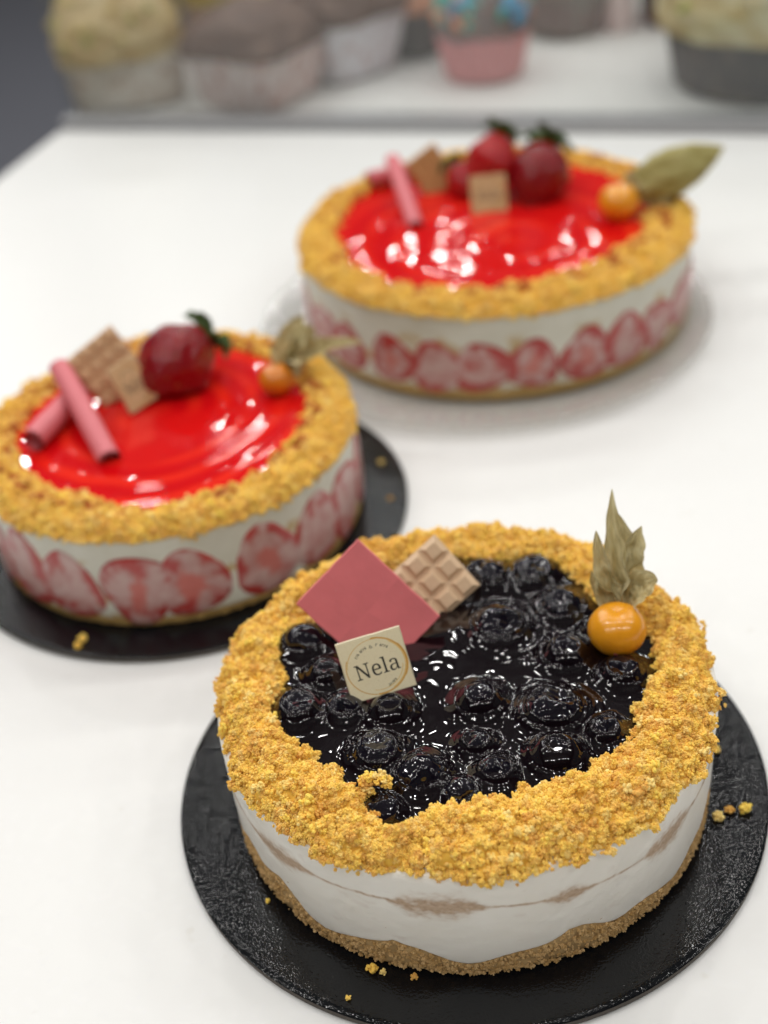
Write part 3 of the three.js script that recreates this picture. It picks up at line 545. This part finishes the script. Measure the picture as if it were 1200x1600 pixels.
// ---------------------------------------------------------------- loose crumbs fallen on the boards
{
  const where = ['beside the blueberry cake, nearest to its side', 'in the middle of three right of the blueberry cake', 'outermost of three right of the blueberry cake', 'behind the right side of the blueberry cake', 'largest of those in front of the blueberry cake', 'small, beside the largest in front of the blueberry cake', 'below the front edge of the blueberry cake', 'left of the blueberry cake base', 'near the front rim of the board'];
  [[0.0873, 0.0347, 2.2], [0.0921, 0.0317, 1.9], [0.0977, 0.0322, 2.3], [0.0954, 0.0016, 1.5], [-0.042, 0.0807, 2], [-0.0384, 0.082, 1.2], [-0.0291, 0.0869, 1.3], [-0.0764, 0.0477, 1], [-0.0514, 0.0921, 1]].forEach(([x, z, r], i) => {
    const rad = Math.hypot(x, z), k = rad < 0.0915 ? 0.0925 / rad : 1;
    const m = part(scene, numbered('cake_crumb'), crumbCluster(18, 0.36, 1).scale(r * 0.001, r * 0.0008, r * 0.001), crumbPartMats[(i + 2) % 5]); m.position.set(C1[0] + x * k, 0.0036 + r * 0.0008, C1[2] + z * k);
    tag(m, 'yellow crumb on the black board, ' + where[i], 'crumb', 'crumbs fallen on the boards');
  });
  [[-0.0403, 0.0965, 2.2, 'front of the nearer red cake'], [-0.042, 0.1005, 1.6, 'front rim of the board under the nearer red cake'], [0.1034, -0.0221, 1.6, 'right side of the nearer red cake'], [0.1061, 0.0119, 1.3, 'right rim of the board under the nearer red cake']].forEach(([x, z, r, w], i) => {
    const m = part(scene, numbered('cake_crumb'), crumbCluster(18, 0.36, 1).scale(r * 0.001, r * 0.0008, r * 0.001), crumbPartMats[i]); m.position.set(C2[0] + x, 0.0036 + r * 0.0008, C2[2] + z);
    tag(m, 'yellow crumb at the ' + w, 'crumb', 'crumbs fallen on the boards');
  });
}

// ---------------------------------------------------------------- pastries in the display case, out of focus
const bitGeos = [lump(1, 1, 0.3, 1.5, 3), lump(1, 1, 0.3, 1.5, 8)];
function paperCup(r0, r1, h, flutes, depth, s = 0) {
  return grid(flutes * 6, 16, (u, v) => { const th = u * TAU, j = v; let r, y; if (j < 0.15) { r = r0 * j / 0.15; y = 0.0008; } else { const t = (j - 0.15) / 0.85; r = lerp(r0, r1, t) * (1 + depth * Math.cos(th * flutes) * Math.min(1, t * 3)); y = 0.0008 + h * t; } return [r * Math.cos(th), y, r * Math.sin(th)]; }, { closeU: true });
}
function pastry(name, label, category, x, z, { r0, r1, h, cup, flutes = 24, depth = 0.02, domeH, domeR, domeY, colA, colB, rough = 0.12, bits, spots, turn = 0, square = 0 }) {
  const t = thing(name, label, category, [x, 0.0004, z], 'pastries in the display case'); t.rotation.y = turn;
  const sq = (th) => (square ? 1 / Math.pow(Math.pow(Math.abs(Math.cos(th)), square) + Math.pow(Math.abs(Math.sin(th)), square), 1 / square) : 1);
  const cupG = paperCup(r0, r1, h, flutes, depth), p = cupG.attributes.position;
  for (let i = 0; i < p.count; i++) { const k = sq(Math.atan2(p.getZ(i), p.getX(i))); p.setX(i, p.getX(i) * k); p.setZ(i, p.getZ(i) * k); }
  ownNormals(cupG); part(t, 'paper_cup', cupG, cup);
  const s = x * 70;
  part(t, 'dome', grid(80, 36, (u, v) => { const th = u * TAU, al = v * Math.PI * 0.53, k = 1 + rough * fbm(Math.cos(th) * Math.sin(al) * 3 + s, Math.cos(al) * 3, Math.sin(th) * Math.sin(al) * 3, 4); return [domeR * sq(th) * Math.sin(al) * k * Math.cos(th), domeY + domeH * Math.cos(al) * k, domeR * sq(th) * Math.sin(al) * k * Math.sin(th)]; }, { closeU: true, col: (u, v) => { const th = u * TAU; return mix3(colA, colB, clamp(0.5 + 1.8 * fbm(Math.cos(th) * v * 6 + s, v * 3, Math.sin(th) * v * 6, 3), 0, 1)); } }), std({ color: 0xffffff, vertexColors: true, roughness: 0.7 }));
  if (bits) for (let i = 0; i < bits.n; i++) { const al = Math.sqrt(rnd()) * 1.35, th = rnd() * TAU, b = part(t, bits.name, bitGeos[i % 2], bits.mats[i % bits.mats.length]); b.position.set(domeR * sq(th) * Math.sin(al) * Math.cos(th), domeY + domeH * Math.cos(al), domeR * sq(th) * Math.sin(al) * Math.sin(th)); const k = bits.r * rr(0.6, 1.3); b.scale.set(k, k * 0.6, k); b.rotation.set(rnd() * 6, rnd() * 6, rnd() * 6); }
  return t;
}
{
  const paperTex = (base, ink, s) => dataTexture(256, 128, (u, v) => mix3(base, ink, smooth(fbm(Math.cos(u * TAU) * 7 + s, v * 5, Math.sin(u * TAU) * 7, 3), 0.02, 0.2) * 0.8).map(enc), true);
  const beige = std({ color: 0xffffff, map: paperTex([0.66, 0.58, 0.49], [0.46, 0.31, 0.23], 1), roughness: 0.75 }), rosy = std({ color: 0xffffff, map: paperTex([0.68, 0.56, 0.53], [0.46, 0.22, 0.18], 5), roughness: 0.7 });
  const pale = std({ color: 0xffffff, map: paperTex([0.72, 0.70, 0.74], [0.55, 0.42, 0.42], 9), roughness: 0.7 }), pink = std({ color: rgb(0.66, 0.27, 0.27), roughness: 0.6 }), charcoal = std({ color: 0xffffff, map: paperTex([0.055, 0.046, 0.045], [0.11, 0.085, 0.07], 13), roughness: 0.7 }), greyP = std({ color: rgb(0.26, 0.24, 0.23), roughness: 0.7 });
  const gold = [std({ color: rgb(0.62, 0.46, 0.18), roughness: 0.7 }), std({ color: rgb(0.46, 0.42, 0.14), roughness: 0.7 })], almond = [std({ color: rgb(0.70, 0.58, 0.32), roughness: 0.7 }), std({ color: rgb(0.42, 0.44, 0.12), roughness: 0.7 }), std({ color: rgb(0.66, 0.60, 0.44), roughness: 0.7 })];
  const sprinkle = [std({ color: rgb(0.04, 0.42, 0.34), roughness: 0.4 }), std({ color: rgb(0.10, 0.35, 0.55), roughness: 0.4 }), std({ color: rgb(0.65, 0.22, 0.10), roughness: 0.4 })];
  pastry('glazed_loaf', 'golden topped cake in beige paper at the left end of the display', 'pastry', -0.200, -1.285, { r0: 0.052, r1: 0.058, h: 0.052, cup: beige, flutes: 14, depth: 0.01, domeH: 0.062, domeR: 0.060, domeY: 0.052, colA: [0.54, 0.37, 0.18], colB: [0.64, 0.50, 0.29], bits: { n: 60, name: 'topping_flake', mats: gold, r: 0.004 }, turn: 0.2, square: 5 });
  pastry('glazed_loaf', 'golden topped cake behind the first dark brown muffin', 'pastry', -0.085, -1.375, { r0: 0.055, r1: 0.06, h: 0.07, cup: beige, flutes: 14, depth: 0.01, domeH: 0.06, domeR: 0.062, domeY: 0.07, colA: [0.50, 0.36, 0.12], colB: [0.62, 0.55, 0.25], bits: { n: 50, name: 'topping_flake', mats: gold, r: 0.004 } });
  pastry('chocolate_muffin', 'dark brown topped muffin in pinkish paper, nearest the glass', 'pastry', -0.070, -1.235, { r0: 0.044, r1: 0.056, h: 0.052, cup: rosy, flutes: 8, depth: 0.02, domeH: 0.034, domeR: 0.059, domeY: 0.053, colA: [0.085, 0.040, 0.026], colB: [0.145, 0.078, 0.052], rough: 0.15, turn: 0.9, square: 4 });
  pastry('chocolate_muffin', 'dark brown topped muffin in pale paper behind the nearest one', 'pastry', 0.010, -1.285, { r0: 0.040, r1: 0.054, h: 0.060, cup: pale, flutes: 8, depth: 0.02, domeH: 0.036, domeR: 0.057, domeY: 0.061, colA: [0.085, 0.040, 0.026], colB: [0.145, 0.078, 0.052], rough: 0.15, turn: 0.7, square: 4 });
  pastry('cupcake', 'cupcake in a pink paper cup with teal and orange sprinkles', 'cupcake', 0.138, -1.225, { r0: 0.035, r1: 0.043, h: 0.043, cup: pink, flutes: 22, depth: 0.03, domeH: 0.045, domeR: 0.043, domeY: 0.046, colA: [0.14, 0.13, 0.13], colB: [0.22, 0.12, 0.10], bits: { n: 90, name: 'sprinkle', mats: sprinkle, r: 0.006 } });
  pastry('cupcake', 'cupcake in a dark cup with an orange top behind the pink one', 'cupcake', 0.082, -1.325, { r0: 0.034, r1: 0.042, h: 0.05, cup: charcoal, flutes: 22, depth: 0.03, domeH: 0.045, domeR: 0.045, domeY: 0.05, colA: [0.58, 0.22, 0.10], colB: [0.66, 0.34, 0.22], bits: { n: 20, name: 'sprinkle', mats: [sprinkle[2]], r: 0.005 } });
  pastry('cupcake', 'cupcake in a grey paper cup right of the pink one', 'cupcake', 0.232, -1.335, { r0: 0.034, r1: 0.042, h: 0.05, cup: greyP, flutes: 22, depth: 0.03, domeH: 0.04, domeR: 0.043, domeY: 0.05, colA: [0.30, 0.20, 0.14], colB: [0.40, 0.30, 0.24] });
  pastry('cupcake', 'cupcake in a black paper cup beside the large dark panettone', 'cupcake', 0.345, -1.330, { r0: 0.034, r1: 0.040, h: 0.06, cup: charcoal, flutes: 22, depth: 0.03, domeH: 0.04, domeR: 0.041, domeY: 0.06, colA: [0.10, 0.09, 0.09], colB: [0.16, 0.13, 0.12] });
  pastry('panettone', 'large almond topped panettone in dark paper at the display end', 'panettone', 0.372, -1.130, { r0: 0.078, r1: 0.088, h: 0.062, cup: charcoal, flutes: 30, depth: 0.008, domeH: 0.07, domeR: 0.094, domeY: 0.06, colA: [0.46, 0.34, 0.14], colB: [0.64, 0.58, 0.36], bits: { n: 90, name: 'almond_flake', mats: almond, r: 0.006 } });
  const b = thing('bottle', 'slim pale pink bottle standing among the display cupcakes', 'bottle', [0.285, 0.0004, -1.325], 'pastries in the display case');
  part(b, 'body', new THREE.LatheGeometry([[0.0005, 0], [0.014, 0], [0.0155, 0.003], [0.0155, 0.075], [0.011, 0.092], [0.007, 0.10], [0.007, 0.12]].map(([x, y]) => new THREE.Vector2(x, y)), 32), std({ color: rgb(0.72, 0.60, 0.58), roughness: 0.3 }));
  part(b, 'cap', new THREE.CylinderGeometry(0.0085, 0.0085, 0.018, 24).translate(0, 0.129, 0), std({ color: rgb(0.75, 0.72, 0.70), roughness: 0.4 }));
}

scene.traverse((o) => { if (o.isMesh) { o.castShadow = true; o.receiveShadow = true; } });
renderer.render(scene, camera);
